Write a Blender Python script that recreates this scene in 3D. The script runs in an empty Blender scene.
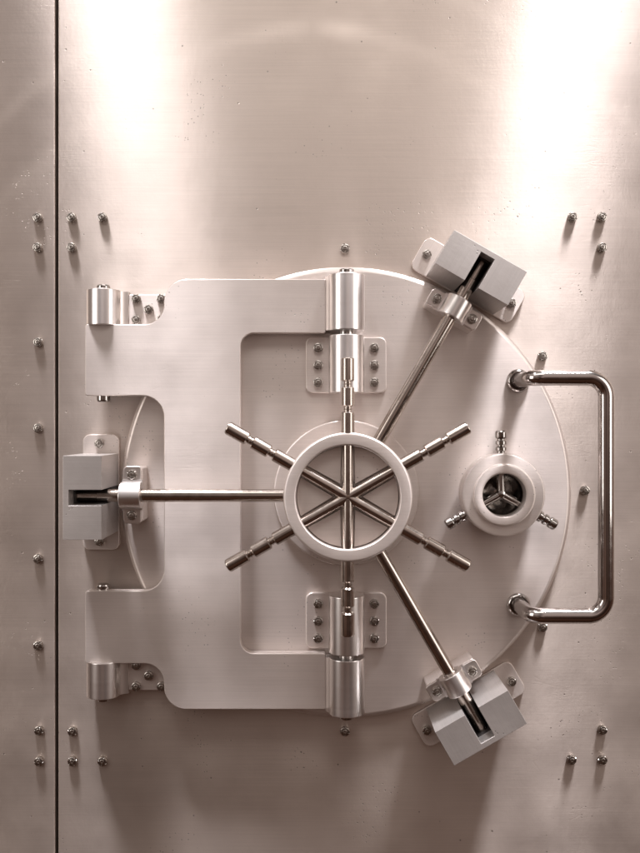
import bpy, bmesh, math, random
from mathutils import Vector, Matrix
random.seed(7)
C = bpy.context.scene
S = 0.004                      # metres per unit; the wall front is h = 0, h grows towards the viewer
D = 850.0                      # viewing distance in units
CX, CY = 320.0, 426.5
def W(u, v, h=0.0): return Vector(((u-CX)*S, -h*S, (CY-v)*S))

# ---------------------------------------------------------------- camera
cam = bpy.data.cameras.new('camera'); camo = bpy.data.objects.new('camera', cam)
C.collection.objects.link(camo); C.camera = camo
camo.location = (0, -D*S, 0); camo.rotation_euler = (math.pi/2, 0, 0)
cam.sensor_fit = 'VERTICAL'; cam.sensor_height = 24; cam.lens = 24*D/853.0
cam.clip_start = 0.05; cam.clip_end = 200
# ---------------------------------------------------------------- world: dim warm interior around the vault
w = bpy.data.worlds.new('World'); C.world = w; w.use_nodes = True
nt = w.node_tree; nt.nodes.clear()
tc = nt.nodes.new('ShaderNodeTexCoord'); sp = nt.nodes.new('ShaderNodeSeparateXYZ')
mr = nt.nodes.new('ShaderNodeMapRange'); rp = nt.nodes.new('ShaderNodeValToRGB')
bg = nt.nodes.new('ShaderNodeBackground'); wo = nt.nodes.new('ShaderNodeOutputWorld')
mr.inputs['From Min'].default_value = -1; mr.inputs['From Max'].default_value = 1
e = rp.color_ramp.elements
e[0].position = 0.0; e[0].color = (.03, .0115, .006, 1)
e[1].position = 1.0; e[1].color = (.50, .45, .42, 1)
for p, c in ((.38, (.08, .040, .027, 1)), (.50, (.19, .128, .105, 1)), (.60, (.33, .26, .235, 1)), (.78, (.30, .245, .225, 1))):
    k = e.new(p); k.color = c
L_ = nt.links.new
L_(tc.outputs['Generated'], sp.inputs[0]); L_(sp.outputs['Z'], mr.inputs['Value'])
L_(mr.outputs[0], rp.inputs['Fac']); wn_ = nt.nodes.new('ShaderNodeTexNoise'); wn_.inputs['Scale'].default_value = 1.7; wn_.inputs['Detail'].default_value = 2
wm_ = nt.nodes.new('ShaderNodeMapRange'); wm_.inputs[1].default_value = .36; wm_.inputs[2].default_value = .62; wm_.inputs[3].default_value = .35; wm_.inputs[4].default_value = 1.7
wx_ = nt.nodes.new('ShaderNodeVectorMath'); wx_.operation = 'SCALE'
L_(tc.outputs['Generated'], wn_.inputs['Vector']); L_(wn_.outputs['Fac'], wm_.inputs[0]); L_(rp.outputs['Color'], wx_.inputs[0]); L_(wm_.outputs[0], wx_.inputs['Scale'])
L_(wx_.outputs[0], bg.inputs['Color']); L_(bg.outputs[0], wo.inputs[0])
bg.inputs['Strength'].default_value = 1.1
# ---------------------------------------------------------------- lamps
def aim(o, tgt):
    o.rotation_euler = (Vector(tgt)-o.location).to_track_quat('-Z', 'Y').to_euler()
def spot(name, p, tgt, watts, size, blend, soft, col=(1, .93, .86)):
    l = bpy.data.lights.new(name, 'SPOT'); o = bpy.data.objects.new(name, l); C.collection.objects.link(o)
    l.energy = watts; l.spot_size = math.radians(size); l.spot_blend = blend; l.shadow_soft_size = soft; l.color = col
    o.location = p; aim(o, tgt)
def area(name, p, tgt, watts, sx, sy, col=(1, .95, .9)):
    l = bpy.data.lights.new(name, 'AREA'); o = bpy.data.objects.new(name, l); C.collection.objects.link(o)
    l.energy = watts; l.shape = 'RECTANGLE'; l.size = sx; l.size_y = sy; l.color = col
    o.location = p; aim(o, tgt)
spot('downlight', W(-85, -900, 230), W(115, 100, 0), 2850, 30, 1.0, .52, (.985, .965, 1))
spot('downlight', W(840, -900, 230), W(560, 170, 0), 3550, 29, 1.0, .52, (.985, .965, 1))
def wall_side_fade(l, o):  # emission dimmed by angle, added so the wall streaks fade towards the top
    """added beam profile that dims the lamp on the wall side, so the wall nearest to the lamp gets less of its beam"""
    l.use_nodes = True; n = l.node_tree.nodes; k = l.node_tree.links.new
    tw = o.rotation_euler.to_matrix().transposed() @ Vector((0, 1, 0))
    t = n.new('ShaderNodeTexCoord'); d = n.new('ShaderNodeVectorMath'); d.operation = 'DOT_PRODUCT'
    k(t.outputs['Normal'], d.inputs[0]); d.inputs[1].default_value = tw
    a = n.new('ShaderNodeMath'); a.operation = 'ABSOLUTE'; k(d.outputs['Value'], a.inputs[0])
    m = n.new('ShaderNodeMapRange'); m.interpolation_type = 'SMOOTHSTEP'
    m.inputs[1].default_value = .165; m.inputs[2].default_value = .248; m.inputs[3].default_value = 1.0; m.inputs[4].default_value = .08
    k(a.outputs[0], m.inputs[0]); k(m.outputs[0], n['Emission'].inputs['Strength'])
for o in [x for x in C.collection.objects if x.name.startswith('downlight')]: wall_side_fade(o.data, o)
def ring_spot(p, tgt, watts, rings, size):
    """a downlight whose reflector throws rings: narrow bright shells in its beam"""
    spot('ring_downlight', p, tgt, watts, size, .1, .01, (1, .96, .93))
    l = [x for x in bpy.data.lights if x.name.startswith('ring_downlight')][-1]; l.use_nodes = True
    n = l.node_tree.nodes; k = l.node_tree.links.new; em = n['Emission']
    t = n.new('ShaderNodeTexCoord'); sx = n.new('ShaderNodeSeparateXYZ'); k(t.outputs['Normal'], sx.inputs[0])
    def M(op, a_, b_=0.0):
        x = n.new('ShaderNodeMath'); x.operation = op
        for i, q in enumerate((a_, b_)):
            if isinstance(q, (int, float)): x.inputs[i].default_value = q
            else: k(q, x.inputs[i])
        return x.outputs[0]
    ang = M('ARCCOSINE', M('MINIMUM', M('ABSOLUTE', sx.outputs['Z']), 1.0)); tot = None
    for deg, wid, amp in rings:
        d = M('DIVIDE', M('SUBTRACT', ang, math.radians(deg)), math.radians(wid))
        g = M('MULTIPLY', M('POWER', 2.718, M('MULTIPLY', M('MULTIPLY', d, d), -1.0)), amp)
        tot = g if tot is None else M('ADD', tot, g)
    side = M('MINIMUM', M('ADD', M('MULTIPLY', M('ABSOLUTE', sx.outputs['X']), 2.4), .0), 1.0)
    k(M('MULTIPLY', tot, side), em.inputs['Strength'])
ring_spot(W(312, -770, 450), W(312, 500, 450), 900, ((29.4, .26, .9), (31.6, .26, 1.0)), 72)
area('softbox', (-3.4, -2.3, .75), (0, 0, 0.1), 46, 1.7, 2.9)
area('softbox', (3.4, -2.1, .75), (0, 0, 0.1), 42, 1.7, 2.9)
area('top_fill', (0, -1.9, 2.7), (0, 0, .4), 27, 3.0, .9)  # broad fill added from above to brighten the upper wall, not a fixture
C.view_settings.view_transform = 'Standard'; C.view_settings.look = 'None'
C.view_settings.exposure = 0.0; C.view_settings.gamma = 1.0

# ---------------------------------------------------------------- materials
def mat(name, col, metal, rough, kind='plain', aniso=0.0, bump=1.0, tint=None):
    m = bpy.data.materials.new(name); m.use_nodes = True
    n = m.node_tree.nodes; l = m.node_tree.links.new
    b = n['Principled BSDF']
    b.inputs['Base Color'].default_value = (*col, 1); b.inputs['Metallic'].default_value = metal
    b.inputs['Roughness'].default_value = rough
    t = n.new('ShaderNodeTexCoord')
    def noise(scale, detail=3, vec=None, rough_=.55):
        x = n.new('ShaderNodeTexNoise'); x.inputs['Scale'].default_value = scale
        x.inputs['Detail'].default_value = detail; x.inputs['Roughness'].default_value = rough_
        l(vec or t.outputs['Object'], x.inputs['Vector']); return x.outputs['Fac']
    def mapping(sc):
        x = n.new('ShaderNodeMapping'); x.inputs['Scale'].default_value = sc
        l(t.outputs['Object'], x.inputs['Vector']); return x.outputs[0]
    def math_(op, a, b_, clamp=False):
        x = n.new('ShaderNodeMath'); x.operation = op; x.use_clamp = clamp
        for i, q in enumerate((a, b_)):
            if isinstance(q, (int, float)): x.inputs[i].default_value = q
            else: l(q, x.inputs[i])
        return x.outputs[0]
    def rng(v, a, b_, c, d):
        x = n.new('ShaderNodeMapRange'); x.inputs[1].default_value = a; x.inputs[2].default_value = b_
        x.inputs[3].default_value = c; x.inputs[4].default_value = d; l(v, x.inputs[0]); return x.outputs[0]
    if kind == 'paint':
        # faint horizontal brushing, mottling, scattered pits and wrinkles
        br = noise(1.0, 4, mapping((2.2, 2.2, 190)))
        br2 = noise(1.0, 3, mapping((7, 7, 420)))
        mott = noise(3.2, 5)
        cv = n.new('ShaderNodeMix'); cv.data_type = 'RGBA'
        d = tint or tuple(x*.90 for x in col)
        cv.inputs[6].default_value = (*d, 1); cv.inputs[7].default_value = (*[min(1, x*1.06) for x in col], 1)
        l(rng(math_('ADD', math_('MULTIPLY', br, .38), math_('MULTIPLY', mott, .62)), .35, .65, 0, 1), cv.inputs[0])
        # pits: small round craters inside patches
        vo = n.new('ShaderNodeTexVoronoi'); vo.inputs['Scale'].default_value = 80; l(t.outputs['Object'], vo.inputs['Vector'])
        vc = n.new('ShaderNodeSeparateColor'); l(vo.outputs['Color'], vc.inputs[0])
        chosen = rng(vc.outputs[0], .62, .66, 0, 1)
        patch = rng(noise(3.1, 2, None, .5), .575, .62, 0, 1)
        pit = math_('MULTIPLY', math_('MULTIPLY', rng(vo.outputs['Distance'], .10, .24, 1, 0), chosen), patch)
        vo2 = n.new('ShaderNodeTexVoronoi'); vo2.inputs['Scale'].default_value = 17; l(t.outputs['Object'], vo2.inputs['Vector'])
        vc2 = n.new('ShaderNodeSeparateColor'); l(vo2.outputs['Color'], vc2.inputs[0])
        lone = math_('MULTIPLY', rng(vo2.outputs['Distance'], .035, .075, 1, 0), rng(vc2.outputs[1], .66, .68, 0, 1))
        pits = math_('MAXIMUM', pit, lone)
        cd = n.new('ShaderNodeMix'); cd.data_type = 'RGBA'
        l(cv.outputs[2], cd.inputs[6]); cd.inputs[7].default_value = (*[x*.42 for x in col], 1)
        l(math_('MULTIPLY', pits, .95), cd.inputs[0]); l(cd.outputs[2], b.inputs['Base Color'])
        wr = noise(1.0, 6, mapping((26, 26, 34)), .62)                       # paint wrinkles in their own patches
        wmask = rng(noise(1.7, 2), .5, .64, .06, 1)
        ridge = math_('MULTIPLY', rng(math_('ABSOLUTE', math_('SUBTRACT', wr, .5), 0), 0, .035, 1, 0), wmask)
        h = math_('ADD', math_('MULTIPLY', pits, -.75), math_('MULTIPLY', ridge, .05))
        # sparse fine scratches lying across the brushing
        for ang_, zs, lo_ in ((.5, 34, .60), (-.9, 27, .62)):
            mp = n.new('ShaderNodeMapping'); mp.inputs['Rotation'].default_value = (0, ang_, 0); mp.inputs['Scale'].default_value = (3.5, 1, zs)
            l(t.outputs['Object'], mp.inputs['Vector'])
            ve = n.new('ShaderNodeTexVoronoi'); ve.feature = 'DISTANCE_TO_EDGE'; ve.inputs['Scale'].default_value = 1.0; l(mp.outputs[0], ve.inputs['Vector'])
            sm = math_('MULTIPLY', rng(ve.outputs['Distance'], 0, .022, 1, 0), rng(noise(4.3 if ang_ > 0 else 5.1, 2), lo_, lo_+.05, 0, 1))
            h = math_('ADD', h, math_('MULTIPLY', sm, -.18))
        h = math_('ADD', h, math_('MULTIPLY', br, .22))
        h = math_('ADD', h, math_('MULTIPLY', br2, .16))
        h = math_('ADD', h, math_('MULTIPLY', noise(85, 3), .27))
        h = math_('ADD', h, math_('MULTIPLY', noise(1.0, 3, mapping((80, 80, 26))), .22))
        h = math_('ADD', h, math_('MULTIPLY', noise(9, 3), .9))
        bp = n.new('ShaderNodeBump'); bp.inputs['Strength'].default_value = .55*bump; bp.inputs['Distance'].default_value = .0011
        l(h, bp.inputs['Height']); l(bp.outputs[0], b.inputs['Normal'])
        l(rng(mott, .3, .7, rough-.05, rough+.06), b.inputs['Roughness'])
    elif kind == 'brushed':
        br = noise(1.0, 4, mapping((5, 5, 520)))
        l(rng(br, .3, .7, rough-.025, rough+.03), b.inputs['Roughness'])
        bp = n.new('ShaderNodeBump'); bp.inputs['Strength'].default_value = .02*bump; bp.inputs['Distance'].default_value = .0002
        l(math_('ADD', br, math_('MULTIPLY', noise(40, 3), .8)), bp.inputs['Height']); l(bp.outputs[0], b.inputs['Normal'])
    else:
        nz = noise(28, 4)
        l(rng(nz, .3, .7, max(.02, rough-.04), rough+.06), b.inputs['Roughness'])
        bp = n.new('ShaderNodeBump'); bp.inputs['Strength'].default_value = .12*bump; bp.inputs['Distance'].default_value = .0006
        l(nz, bp.inputs['Height']); l(bp.outputs[0], b.inputs['Normal'])
    if aniso:
        b.inputs['Anisotropic'].default_value = aniso
        tg = n.new('ShaderNodeCombineXYZ'); tg.inputs[2].default_value = 1.0      # highlights stretch across the horizontal brushing
        l(tg.outputs[0], b.inputs['Tangent'])
    return m
PAINT = mat('brushed_painted_steel', (.63, .545, .49), .80, .39, 'paint', aniso=.97)
DOORP = mat('door_painted_steel', (.72, .645, .605), .66, .40, 'paint', aniso=.93, bump=.8)
BLOCK = mat('cast_block_steel', (.575, .54, .52), .66, .40, 'paint', aniso=.6, bump=1.0)
ALU = mat('brushed_aluminium', (.84, .81, .795), 1.0, .32, 'brushed', aniso=.6)
ALU2 = mat('satin_aluminium', (.72, .67, .64), .9, .34, 'brushed')
CHROME = mat('chrome', (.50, .47, .455), 1.0, .12)
WARM = mat('warm_steel', (.51, .455, .415), 1.0, .19)
NICKEL = mat('dark_chrome', (.44, .42, .405), 1.0, .12)
SCREW = mat('screw_steel', (.47, .44, .41), 1.0, .26)
DARK = mat('seam_black_slot_shade', (.035, .03, .028), .0, .6)  # dark seam backing; also stands in for shade in the keeper slots

# ---------------------------------------------------------------- mesh helpers (a right, b up, h towards viewer)
def V(a, b, h): return (a*S, -h*S, b*S)
def finish(name, bm, m, parent=None, bev=0.0, segs=3, loc=None, phi=0.0, ang=35, bang=40):
    bmesh.ops.remove_doubles(bm, verts=bm.verts, dist=1e-6)
    bmesh.ops.recalc_face_normals(bm, faces=bm.faces)
    if bev:
        es = [x for x in bm.edges if len(x.link_faces) == 2 and x.calc_face_angle(0) > math.radians(bang)]
        bmesh.ops.bevel(bm, geom=es, offset=bev*S, offset_type='OFFSET', segments=segs, profile=.5, affect='EDGES', clamp_overlap=True)
    me = bpy.data.meshes.new(name); bm.to_mesh(me); bm.free()
    me.shade_smooth(); me.set_sharp_from_angle(angle=math.radians(ang))
    me.materials.append(m)
    o = bpy.data.objects.new(name, me); C.collection.objects.link(o)
    wn = o.modifiers.new('normals', 'WEIGHTED_NORMAL'); wn.keep_sharp = True
    if parent: o.parent = parent
    if loc is not None: o.location = loc
    if phi: o.rotation_euler = (0, -math.radians(phi), 0)
    return o
def lathe(bm, prof, n=48, axis='h', org=(0, 0, 0), closed=False, mod=None, phase=0.0):
    rings = []
    for i, (r, t) in enumerate(prof):
        if r <= 1e-6:
            pts = [(0, 0)]
        else:
            pts = [(r*math.cos(phase+2*math.pi*k/n), r*math.sin(phase+2*math.pi*k/n)) for k in range(n)]
        ring = []
        for k, (x, y) in enumerate(pts):
            tt = t + (mod(i, k) if mod else 0)
            p = {'h': (x, y, tt), 'b': (x, tt, y), 'a': (tt, x, y)}[axis]
            ring.append(bm.verts.new(V(p[0]+org[0], p[1]+org[1], p[2]+org[2])))
        rings.append(ring)
    pr = list(zip(rings, rings[1:])) + ([(rings[-1], rings[0])] if closed else [])
    for A, B in pr:
        for k in range(n):
            q = (k+1) % n
            if len(A) == 1 and len(B) == 1: continue
            if len(A) == 1: bm.faces.new((A[0], B[k], B[q]))
            elif len(B) == 1: bm.faces.new((A[k], A[q], B[0]))
            else: bm.faces.new((A[k], A[q], B[q], B[k]))
def capped(r, t0, t1, c=.8):
    """closed solid cylinder profile with a soft edge"""
    return [(0, t0), (r-c, t0), (r-c*.3, t0+c*.3), (r, t0+c), (r, t1-c), (r-c*.3, t1-c*.3), (r-c, t1), (0, t1)]
def rounded(pts):
    out = []; n = len(pts)
    for i, p in enumerate(pts):
        P = Vector(p[:2]); r = p[2] if len(p) > 2 else 0
        A = (Vector(pts[i-1][:2])-P).normalized(); B = (Vector(pts[(i+1) % n][:2])-P).normalized()
        if r <= 0: out.append(P); continue
        ang = A.angle(B); d = r/math.tan(ang/2)
        s, e_ = P+A*d, P+B*d
        cen = P+(A+B).normalized()*(r/math.sin(ang/2))
        k = max(3, int(r*.9))
        a0 = math.atan2(*(s-cen).yx); a1 = math.atan2(*(e_-cen).yx); da = (a1-a0+math.pi) % (2*math.pi)-math.pi
        for j in range(k+1):
            t = a0+da*j/k; out.append(cen+Vector((math.cos(t), math.sin(t)))*r)
    return out
def prism(bm, pts, h0, h1, plane='ab'):
    f = (lambda x, y, t: V(x, y, t)) if plane == 'ab' else (lambda x, y, t: V(x, t, y))   # 'ah': outline in (a,h), run along b
    lo = [bm.verts.new(f(p[0], p[1], h0)) for p in pts]; hi = [bm.verts.new(f(p[0], p[1], h1)) for p in pts]
    bm.faces.new(lo); bm.faces.new(list(reversed(hi)))
    n = len(pts)
    for i in range(n): bm.faces.new((lo[i], lo[(i+1) % n], hi[(i+1) % n], hi[i]))
def rect(a0, a1, b0, b1, r=0): return rounded([(a0, b0, r), (a1, b0, r), (a1, b1, r), (a0, b1, r)])
def empty(name, loc, label=None, cat=None, group=None, phi=0):
    o = bpy.data.objects.new(name, None); C.collection.objects.link(o); o.location = loc
    o.empty_display_size = .05
    if phi: o.rotation_euler = (0, -math.radians(phi), 0)
    tag(o, label, cat, group); return o
def tag(o, label=None, cat=None, group=None, kind=None):
    if label: o['label'] = label
    if cat: o['category'] = cat
    if group: o['group'] = group
    if kind: o['kind'] = kind
    return o
def copy_tree(o, parent=None):
    c = o.copy(); C.collection.objects.link(c); c.parent = parent
    for ch in list(o.children): copy_tree(ch, c)
    return c

# ---------------------------------------------------------------- the screw (thing on the wall, part on the fittings)
def screw_mesh(k=1.0, tall=1.0):
    bm = bmesh.new()
    pr = [(0, -1), (4.2, -1), (4.6, .1), (4.75, 1.2), (4.75, 3.6*tall), (4.45, 4.6*tall), (3.7, 5.1*tall), (3.25, 5.1*tall),
          (3.0, 4.0*tall), (2.55, 4.0*tall), (2.35, 5.6*tall), (1.9, 5.9*tall), (1.1, 5.9*tall), (.9, 4.9*tall), (0, 4.9*tall)]
    n = 36
    def mod(i, q):
        return -1.5*tall if i in (5, 6, 7) and q % 9 in (0, 1) else 0
    lathe(bm, [(r*k, t) for r, t in pr], n, mod=mod)
    bmesh.ops.recalc_face_normals(bm, faces=bm.faces)
    me = bpy.data.meshes.new('screw'); bm.to_mesh(me); bm.free()
    me.shade_smooth(); me.set_sharp_from_angle(angle=math.radians(38)); me.materials.append(SCREW)
    return me
SM = screw_mesh(1.0, .8); SF = screw_mesh(.98, .75)
def screw_part(parent, a, b, h, me=None):
    o = bpy.data.objects.new('screw', me or SF); C.collection.objects.link(o); o.parent = parent
    o.location = V(a, b, h); o.rotation_euler = (0, random.uniform(0, 6.28), 0)
    return o

# ---------------------------------------------------------------- the wall
bm = bmesh.new(); prism(bm, [(-420, -900), (-264.8, -900), (-264.8, 900), (-420, 900)], -22, 0)
wl = finish('wall', bm, PAINT, bev=1.2, loc=(0, 0, 0))
tag(wl, 'narrow pinkish grey steel wall panel left of the dark seam', 'wall', kind='structure')
bm = bmesh.new(); prism(bm, [(-261.8, -900), (900, -900), (900, 900), (-261.8, 900)], -22, 0)
wm = finish('wall', bm, PAINT, bev=1.0, loc=(0, 0, 0))
tag(wm, 'wide pinkish grey steel wall panel that carries the vault door', 'wall', kind='structure')
bm = bmesh.new(); prism(bm, [(-300, -899), (-230, -899), (-230, 899), (-300, 899)], -40, -22.6)
tag(finish('wall_core', bm, DARK, loc=(0, 0, 0)), 'dark backing behind the seam of the wall', 'wall', kind='structure')

# ---------------------------------------------------------------- wall screws, each a thing
screws = [
 (37, 217, 'dark round screw in narrow left panel, upper of the pair near its top', 'seam'),
 (37, 247, 'dark round screw in narrow left panel, lower of the pair near its top', 'seam'),
 (37.5, 342, 'single dark screw in narrow left panel, level with the upper wall hinge', 'seam'),
 (37.5, 428, 'single dark screw in narrow left panel, just above the left bolt keeper\'s level', 'seam'),
 (37.5, 559, 'single dark screw in narrow left panel, just below the left bolt keeper\'s level', 'seam'),
 (37.5, 646, 'single dark screw in narrow left panel, level with the lower wall hinge', 'seam'),
 (38.5, 731, 'dark round screw in narrow left panel, upper of the pair near its bottom', 'seam'),
 (38.5, 762, 'dark round screw in narrow left panel, lowest of the column', 'seam'),
 (71, 217, 'corner screw of the upper left trio in the wide panel, beside the seam', 'corner'),
 (71, 247, 'bottom screw of the upper left trio in the wide panel', 'corner'),
 (102, 217, 'screw of the upper left trio in the wide panel, farthest from the seam', 'corner'),
 (72, 732, 'top screw of the lower left trio in the wide panel, beside the seam', 'corner'),
 (72, 762, 'corner screw of the lower left trio in the wide panel', 'corner'),
 (102, 762, 'screw of the lower left trio in the wide panel, farthest from the seam', 'corner'),
 (573, 216.5, 'screw of the upper right trio, the one nearest to the vault door', 'corner'),
 (602.5, 216.5, 'corner screw of the upper right trio in brightly lit paint', 'corner'),
 (602.5, 247, 'bottom screw of the upper right trio', 'corner'),
 (603, 730.5, 'top screw of the lower right trio', 'corner'),
 (603, 760.5, 'corner screw of the lower right trio', 'corner'),
 (572, 760.5, 'screw of the lower right trio, the one nearest to the door', 'corner'),
 (345, 248, 'single screw in the wall just above the top of the round door', 'ring'),
 (345, 732, 'single screw in the wall just below the lower hinge barrel of the door', 'ring'),
 (543, 356, 'single screw in the wall above the top end of the tubular handle', 'ring'),
 (585.5, 490.5, 'single screw in the wall between the door rim and the handle grip', 'ring'),
 (543, 627.5, 'single screw in the wall below the bottom end of the tubular handle', 'ring'),
]
GR = {'seam': 'screws down the narrow left wall panel', 'corner': 'screws set in threes at the panel corners', 'ring': 'screws in the wall around the round door'}
for u, v, lab, g in screws:
    o = bpy.data.objects.new('screw', SM); C.collection.objects.link(o)
    m_ = D/(D-4)
    o.location = W(CX+(u-CX)/m_, CY+(v-CY)/m_, 0); o.rotation_euler = (0, random.uniform(0, 6.28), 0)
    tag(o, lab, 'screw', GR[g])

# ---------------------------------------------------------------- the vault door
DU, DV = 345.8, 491.9
door = empty('vault_door', W(DU, DV), 'round pinkish grey steel vault door with a six-spoked hand wheel and three locking bars', 'vault door')
HD = 9.0                                                     # front of the door disc
bm = bmesh.new()
R = 223.6
lathe(bm, [(0, .5), (R-1, .5), (R, 1.5), (R, HD-3.8), (R-.6, HD-2.4), (R-2.0, HD-1.2), (R-3.8, HD-.35), (R-5.2, HD), (0, HD)], 192)
finish('door_disc', bm, DOORP, door)
bm = bmesh.new()
lathe(bm, [(0, HD-.5), (71.6, HD-.5), (71.6, 12.0), (70.9, 13.0), (69.6, 13.4), (0, 13.4)], 128)
finish('hub_plate', bm, DOORP, door)
# hand wheel
bm = bmesh.new()
lathe(bm, [(0, 13.0), (52, 13.0), (52, 50), (47.6, 50), (47.6, 46), (0, 46)], 96)
wheel = finish('hand_wheel', bm, DOORP, door)
bm = bmesh.new()                                             # six raised wedges that leave a channel for each spoke
for k in range(6):
    a0 = math.radians(k*60+30)                               # spokes at 30, 90, ...
    n0 = Vector((-math.sin(a0), math.cos(a0))); d0 = Vector((math.cos(a0), math.sin(a0)))
    a1 = a0+math.pi/3; n1 = Vector((-math.sin(a1), math.cos(a1))); d1 = Vector((math.cos(a1), math.sin(a1)))
    g = 5.9; am = a0+math.pi/6; md = Vector((math.cos(am), math.sin(am)))
    inner = md*(g/math.sin(math.pi/6)+1.5)
    r_ = 47.4
    t0 = math.asin(g/r_)
    pts = [inner]
    for j in range(13):
        t = a0+t0+(math.pi/3-2*t0)*j/12; pts.append(Vector((math.cos(t), math.sin(t)))*r_)
    prism(bm, pts, 46.3, 57.5)
finish('face_plate', bm, DOORP, wheel, bev=.7, segs=2, bang=50)
bm = bmesh.new()
lathe(bm, [(48.0, 52.5), (48.0, 65.4), (48.5, 66.4), (49.6, 67), (57.6, 67), (58.7, 66.6), (59.5, 65.8), (59.8, 64.8), (59.8, 54), (59.0, 52.9), (58, 52.5)], 128, closed=True)
finish('rim', bm, DOORP, wheel)
def spoke_bm(L=129.5):
    bm = bmesh.new(); g, k = 6.3, 3.7
    pr = [(0, 2), (4.5, 2), (4.5, 58), (g, 60), (g, L-58)]
    def notch(t, w): return [(g, t), (g-1.2, t+1.1), (k, t+1.4), (k, t+w*.45), (k+.9, t+w*.5), (k, t+w*.55), (k, t+w-1.4), (g-1.2, t+w-1.1), (g, t+w)]
    pr = [(0, 2), (5.1, 2), (5.1, 56), (g-.8, 57), (g, 58.2)] + notch(78, 7) + notch(101, 7.5) + [(g, L-1.8), (g-.6, L-.6), (g-1.8, L), (2.2, L), (2, L-.8), (0, L-.8)]
    lathe(bm, pr, 32, axis='a'); return bm
sp0 = None
for k in range(6):
    if sp0 is None: sp0 = finish('spoke', spoke_bm(), WARM, wheel, ang=30); o = sp0
    else: o = sp0.copy(); C.collection.objects.link(o)
    o.location = V(0, 0, 60); o.rotation_euler = (0, -math.radians(30+60*k), 0)
bm = bmesh.new(); lathe(bm, [(0, 50), (8.5, 50), (8.5, 62), (7.4, 63.6), (5.2, 64.4), (0, 64.4)], 32)
finish('hub', bm, WARM, wheel)
# locking bars with their clamps
def bar_bm():
    bm = bmesh.new(); r = 6.1
    lathe(bm, [(0, 50.5), (r, 50.5), (r, 236), (r-.9, 236.6), (r-.9, 257), (r-1.4, 258.4), (r-2.6, 259), (0, 259)], 40, axis='a', org=(0, 0, 44)); return bm
bar0 = finish('locking_bar', bar_bm(), WARM, door)
clamp0 = None
def make_clamp():
    bm = bmesh.new(); prism(bm, rounded([(-9, -26.5, 2.5), (9, -26.5, 4.5), (9, 26.5, 4.5), (-9, 26.5, 2.5)]), HD-.5, 34)
    c = finish('bar_clamp', bm, DOORP, door, bev=.9)
    bm = bmesh.new(); prism(bm, rounded([(-8.2, -27.6, 3), (9.2, -27.6, 4.8), (9.2, 27.6, 4.8), (-8.2, 27.6, 3)]), 34.0, 37.2)
    finish('clamp_foot', bm, ALU2, c, bev=.9)
    bm = bmesh.new()
    lathe(bm, [(7.3, -10.3), (11.4, -10.3), (12.2, -9.9), (12.6, -9.1), (12.6, 9.1), (12.2, 9.9), (11.4, 10.3), (7.3, 10.3), (6.7, 9.6), (6.7, -9.6)], 56, axis='a', org=(0, 0, 43), closed=True)
    # flared feet of the strap
    for s in (-1, 1):
        prism(bm, [(-9.6, s*10.6), (9.6, s*10.6), (9.6, s*14.6), (-9.6, s*14.6)], 36.4, 39.4)
    finish('strap', bm, ALU, c)
    for s in (-1, 1): screw_part(c, .4, s*19.4, 37.0)
    return c
clamp0 = make_clamp()
for i, phi in enumerate((180, 60, -60)):
    b_ = bar0 if i == 0 else copy_tree(bar0, door)
    b_.rotation_euler = (0, -math.radians(phi), 0)
    c_ = clamp0 if i == 0 else copy_tree(clamp0, door)
    q = math.radians(phi); c_.location = V(205*math.cos(q), 205*math.sin(q), 0); c_.rotation_euler = (0, -q, 0)
# door hinges: leaf, knuckle, screws
for s in (1, -1):
    bm = bmesh.new()
    y0, y1 = sorted((s*(DV-338.6), s*(DV-393.6)))
    prism(bm, rect(-39.8, 39.8, y0, y1, 6.5), HD-.4, 13)
    lf = finish('hinge_leaf', bm, DOORP, door, bev=1.1)
    bm = bmesh.new(); lathe(bm, capped(17.2, y0-.3, y1+.3, .9), 64, axis='b', org=(0, 0, 24.5))
    prism(bm, [(-17.1, 12.6), (17.1, 12.6), (17.1, 24), (-17.1, 24)], y0, y1, 'ah')
    finish('knuckle', bm, ALU, lf)
    for a in (-27.6, 27.6):
        for f in (.19, .5, .81): screw_part(lf, a, y0+(y1-y0)*f, 12.8)
# pull handle
def tube_path(pts, rad):
    """polyline with rounded bends in 3-D"""
    out = [Vector(pts[0])]
    for i in range(1, len(pts)-1):
        P = Vector(pts[i]); A = (Vector(pts[i-1])-P).normalized(); B = (Vector(pts[i+1])-P).normalized()
        ang = A.angle(B); r = rad[i-1]; d = r/math.tan(ang/2); cen = P+(A+B).normalized()*(r/math.sin(ang/2))
        s = P+A*d-cen; e_ = P+B*d-cen; th = s.angle(e_); ax = s.cross(e_).normalized()
        for j in range(15): out.append(cen+Matrix.Rotation(th*j/14, 3, ax) @ s)
    out.append(Vector(pts[-1])); return out
def tube(bm, path, r, n=36):
    t = (path[1]-path[0]).normalized(); nrm = t.orthogonal().normalized(); prev = None
    for i, p in enumerate(path):
        t2 = ((path[i+1]-p) if i < len(path)-1 else (p-path[i-1])).normalized()
        if 0 < i < len(path)-1: t2 = ((path[i+1]-p).normalized()+(p-path[i-1]).normalized()).normalized()
        nrm = (t.rotation_difference(t2) @ nrm).normalized(); t = t2; bn = t.cross(nrm)
        ring = [bm.verts.new(V(*(p+nrm*math.cos(2*math.pi*k/n)*r+bn*math.sin(2*math.pi*k/n)*r))) for k in range(n)]
        if prev:
            for k in range(n): bm.faces.new((prev[k], prev[(k+1) % n], ring[(k+1) % n], ring[k]))
        else: bm.faces.new(ring)
        prev = ring
    bm.faces.new(prev)
hx0, hx1, hy = 516-DU, 585.8-DU, 110.6
bm = bmesh.new()
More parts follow.
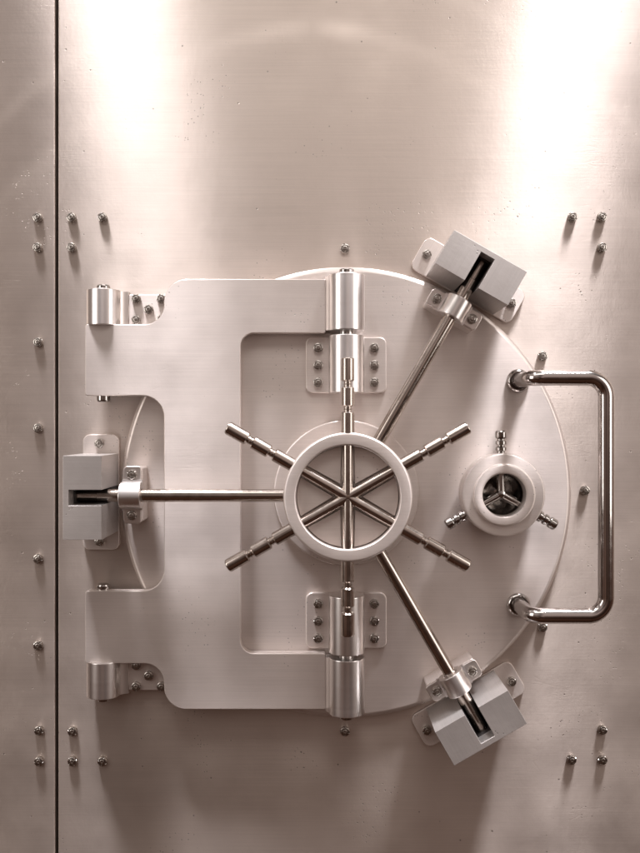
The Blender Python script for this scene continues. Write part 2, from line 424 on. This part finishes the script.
tube(bm, tube_path([(hx0, hy, HD+.5), (hx0, hy, 60), (hx1, hy, 60), (hx1, -hy, 60), (hx0, -hy, 60), (hx0, -hy, HD+.5)], (11, 17.5, 17.5, 11)), 7.3)
ph = finish('pull_handle', bm, CHROME, door, ang=50)
for s in (1, -1):
    bm = bmesh.new(); lathe(bm, [(6, HD-.5), (11.4, HD-.5), (11.6, HD+1.5), (11.0, HD+3), (9.6, HD+4), (8.6, HD+4), (7.8, HD+3), (6, HD+2)], 48, org=(hx0, s*hy, 0), closed=True)
    finish('collar', bm, CHROME, ph)
# combination dial
dx = 495.6-DU
bm = bmesh.new()
lathe(bm, [(0, HD-.5), (30, HD-.5), (30, 12), (33, 13), (38.6, 14), (39.6, 15), (39.6, 21.2), (38.8, 22), (37.6, 22.2), (37.6, 23.2), (39, 23.4), (39.8, 24.2), (39.8, 35.6), (39.1, 37), (37.8, 37.6), (30.4, 37.6), (29.4, 38.2), (29.2, 39.6), (28.8, 40.8), (27.8, 41.4), (22.2, 41.4), (21.0, 40.8), (20.6, 39.6), (20.6, 13), (0, 13)], 96)
dial = finish('combination_dial', bm, DOORP, door, loc=V(dx, 0, 0))
bm = bmesh.new(); lathe(bm, [(0, 13.3), (8, 13.3), (16, 15), (20.3, 20), (20.3, 30), (19.9, 30), (19.4, 21), (15, 16.5), (8, 14.8), (0, 14.6)], 64)
finish('dial_cup', bm, NICKEL, dial)
def dspoke_bm():
    bm = bmesh.new(); g, k = 5.3, 3.6
    lathe(bm, [(0, 0), (4.3, 0), (3.7, 20), (3.7, 41.5), (g, 42.3), (g, 45), (k, 46), (k, 47.4), (g, 48.2), (g, 51.2), (k, 52), (k, 53.2), (g-.3, 54), (g+.2, 55), (g+.2, 60), (g-.5, 61.2), (g-1.6, 61.6), (0, 61.6)], 24, axis='a'); return bm
ds0 = None
for a in (90, 210, 330):
    if ds0 is None: ds0 = finish('spoke', dspoke_bm(), NICKEL, dial, ang=30); o = ds0
    else: o = ds0.copy(); C.collection.objects.link(o)
    o.location = V(0, 0, 25); o.rotation_euler = (0, -math.radians(a), 0)
bm = bmesh.new(); lathe(bm, [(0, 15), (5.4, 15), (4.8, 25), (4.6, 27.2), (3.6, 28.9), (1.8, 29.7), (0, 29.9)], 24); finish('hub', bm, NICKEL, dial)

# ---------------------------------------------------------------- the C-shaped hinge arm
arm = empty('hinge_arm', W(DU, DV, 16), 'C-shaped pinkish grey steel arm that carries the round door between wall and door hinges', 'hinge arm')
HA = 22.0; ma = D/(D-HA)
def ip(u, v, r=0): return (CX+(u-CX)/ma-DU, -(CY+(v-CY)/ma-DV), r)
L0 = [ip(85, 324.2, 2.5), ip(164, 324.2, 19), ip(164, 279, 22), ip(325.5, 279, 1.5), ip(325.5, 333, 1.5), ip(240.5, 333, 13), ip(240.5, 653.5, 13),
      ip(325.5, 653.5, 1.5), ip(325.5, 709.5, 1.5), ip(164, 709.5, 22), ip(164, 663.6, 19), ip(85, 663.6, 2.5), ip(85, 591, 2.5), ip(164, 591, 21), ip(164, 395.6, 21), ip(85, 395.6, 2.5)]
bm = bmesh.new(); prism(bm, rounded(L0), 11.0-16, HA-16)
finish('arm_plate', bm, DOORP, arm, bev=.9, bang=50)
for s in (1, -1):
    y0, y1 = sorted((s*(DV-279.4), s*(DV-334.0)))
    bm = bmesh.new(); lathe(bm, capped(17.6, y0, y1, 1.1), 64, axis='b', org=(0, 0, 24.5-16))
    prism(bm, [(-21, 12-16), (-10, 11-16), (-10, 38-16), (-21, 21.4-16)], y0+1, y1-1, 'ah')
    bl = finish('barrel', bm, ALU, arm)
    bm = bmesh.new(); lo, hi = sorted((s*(DV-273.8), s*(DV-352)))
    lathe(bm, capped(7.4, lo, hi, 1.4), 32, axis='b', org=(0, 0, 24.5-16)); finish('hinge_pin', bm, NICKEL, bl)
# ---------------------------------------------------------------- wall hinges
for s, word, lab in ((1, 'upper', 'upper aluminium wall hinge above the top lug of the C-shaped arm'), (-1, 'lower', 'lower aluminium wall hinge below the bottom lug of the C-shaped arm')):
    wh = empty('wall_hinge', W(106.6, DV), lab, 'hinge', 'hinges between wall and door arm')
    y0, y1 = sorted((s*(DV-292.2), s*(DV-327.6)))
    bm = bmesh.new(); lathe(bm, capped(16.2, y0, y1, .9), 64, axis='b', org=(0, 0, 11.4)); br = finish('barrel', bm, ALU, wh)
    bm = bmesh.new()
    prof = [(-12, 0), (-14, 8), (-10, 13), (13.6, 18)]+[(16.0+8*(j/6)**2, 14-6*(j/6)) for j in range(7)]+[(24.0, 0)]
    prism(bm, [(p[0], max(p[1], -.5)) for p in prof], y0+.6, y1-.6, 'ah'); finish('bracket', bm, ALU2, wh, bev=.3, segs=2)
    q0, q1 = sorted((s*(DV-295.8), s*(DV-346)))
    bm = bmesh.new(); prism(bm, rect(23.6, 74, q0, q1, 1.5), -.4, 7.5); pl = finish('mounting_plate', bm, DOORP, wh, bev=.8)
    for a, b in ((31.6, 300.2), (56.6, 300.2), (44.0, 310.8), (31.6, 321.2), (56.6, 321.2)): screw_part(pl, a, s*(DV-b), 7.3)
    lo, hi = sorted((s*(DV-286.9), s*(DV-402.5)))
    bm = bmesh.new(); lathe(bm, capped(6.6, lo, hi, 2.2), 32, axis='b', org=(0, 0, 12.2)); finish('hinge_pin', bm, NICKEL, wh)
# ---------------------------------------------------------------- bolt keepers
keep0 = None
def make_keeper():
    t = empty('bolt_keeper', (0, 0, 0), 'x', 'bolt keeper', 'steel keepers that receive the locking bars')
    bm = bmesh.new()
    prism(bm, [(-17.7, -38.6), (17.7, -38.6), (17.7, 38.6), (-17.7, 38.6), (-17.7, 7.2), (12.6, 7.2), (12.6, -7.2), (-17.7, -7.2)], 3.4, 70)
    finish('block', bm, BLOCK, t, bev=.35, segs=2)
    bm = bmesh.new()                                         # dark sheets added to stand for the shade inside the bolt slot
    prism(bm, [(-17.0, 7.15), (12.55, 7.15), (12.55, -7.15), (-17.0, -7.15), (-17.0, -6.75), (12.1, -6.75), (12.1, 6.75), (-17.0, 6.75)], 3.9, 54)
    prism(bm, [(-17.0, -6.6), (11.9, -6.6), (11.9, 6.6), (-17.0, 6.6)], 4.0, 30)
    finish('slot_shade', bm, DARK, t)
    bm = bmesh.new(); prism(bm, rect(-18.4, 18, -57.5, 57.5, 7.5), -.4, 3.8); pl = finish('mounting_plate', bm, DOORP, t, bev=.8)
    for s in (-1, 1): screw_part(pl, 1, s*48.5, 3.6)
    return t
keep0 = make_keeper()
labs = {180: 'steel bolt keeper at the left edge, slotted block around the level locking bar',
        60: 'steel bolt keeper at the upper right rim, tilted slotted block in bright light',
        -60: 'steel bolt keeper at the lower right rim, tilted slotted block in shade'}
for i, phi in enumerate((180, 60, -60)):
    k_ = keep0 if i == 0 else copy_tree(keep0)
    q = math.radians(phi)
    k_.location = W(DU+244*math.cos(q), DV-244*math.sin(q)); k_.rotation_euler = (0, -q, 0); k_['label'] = labs[phi]
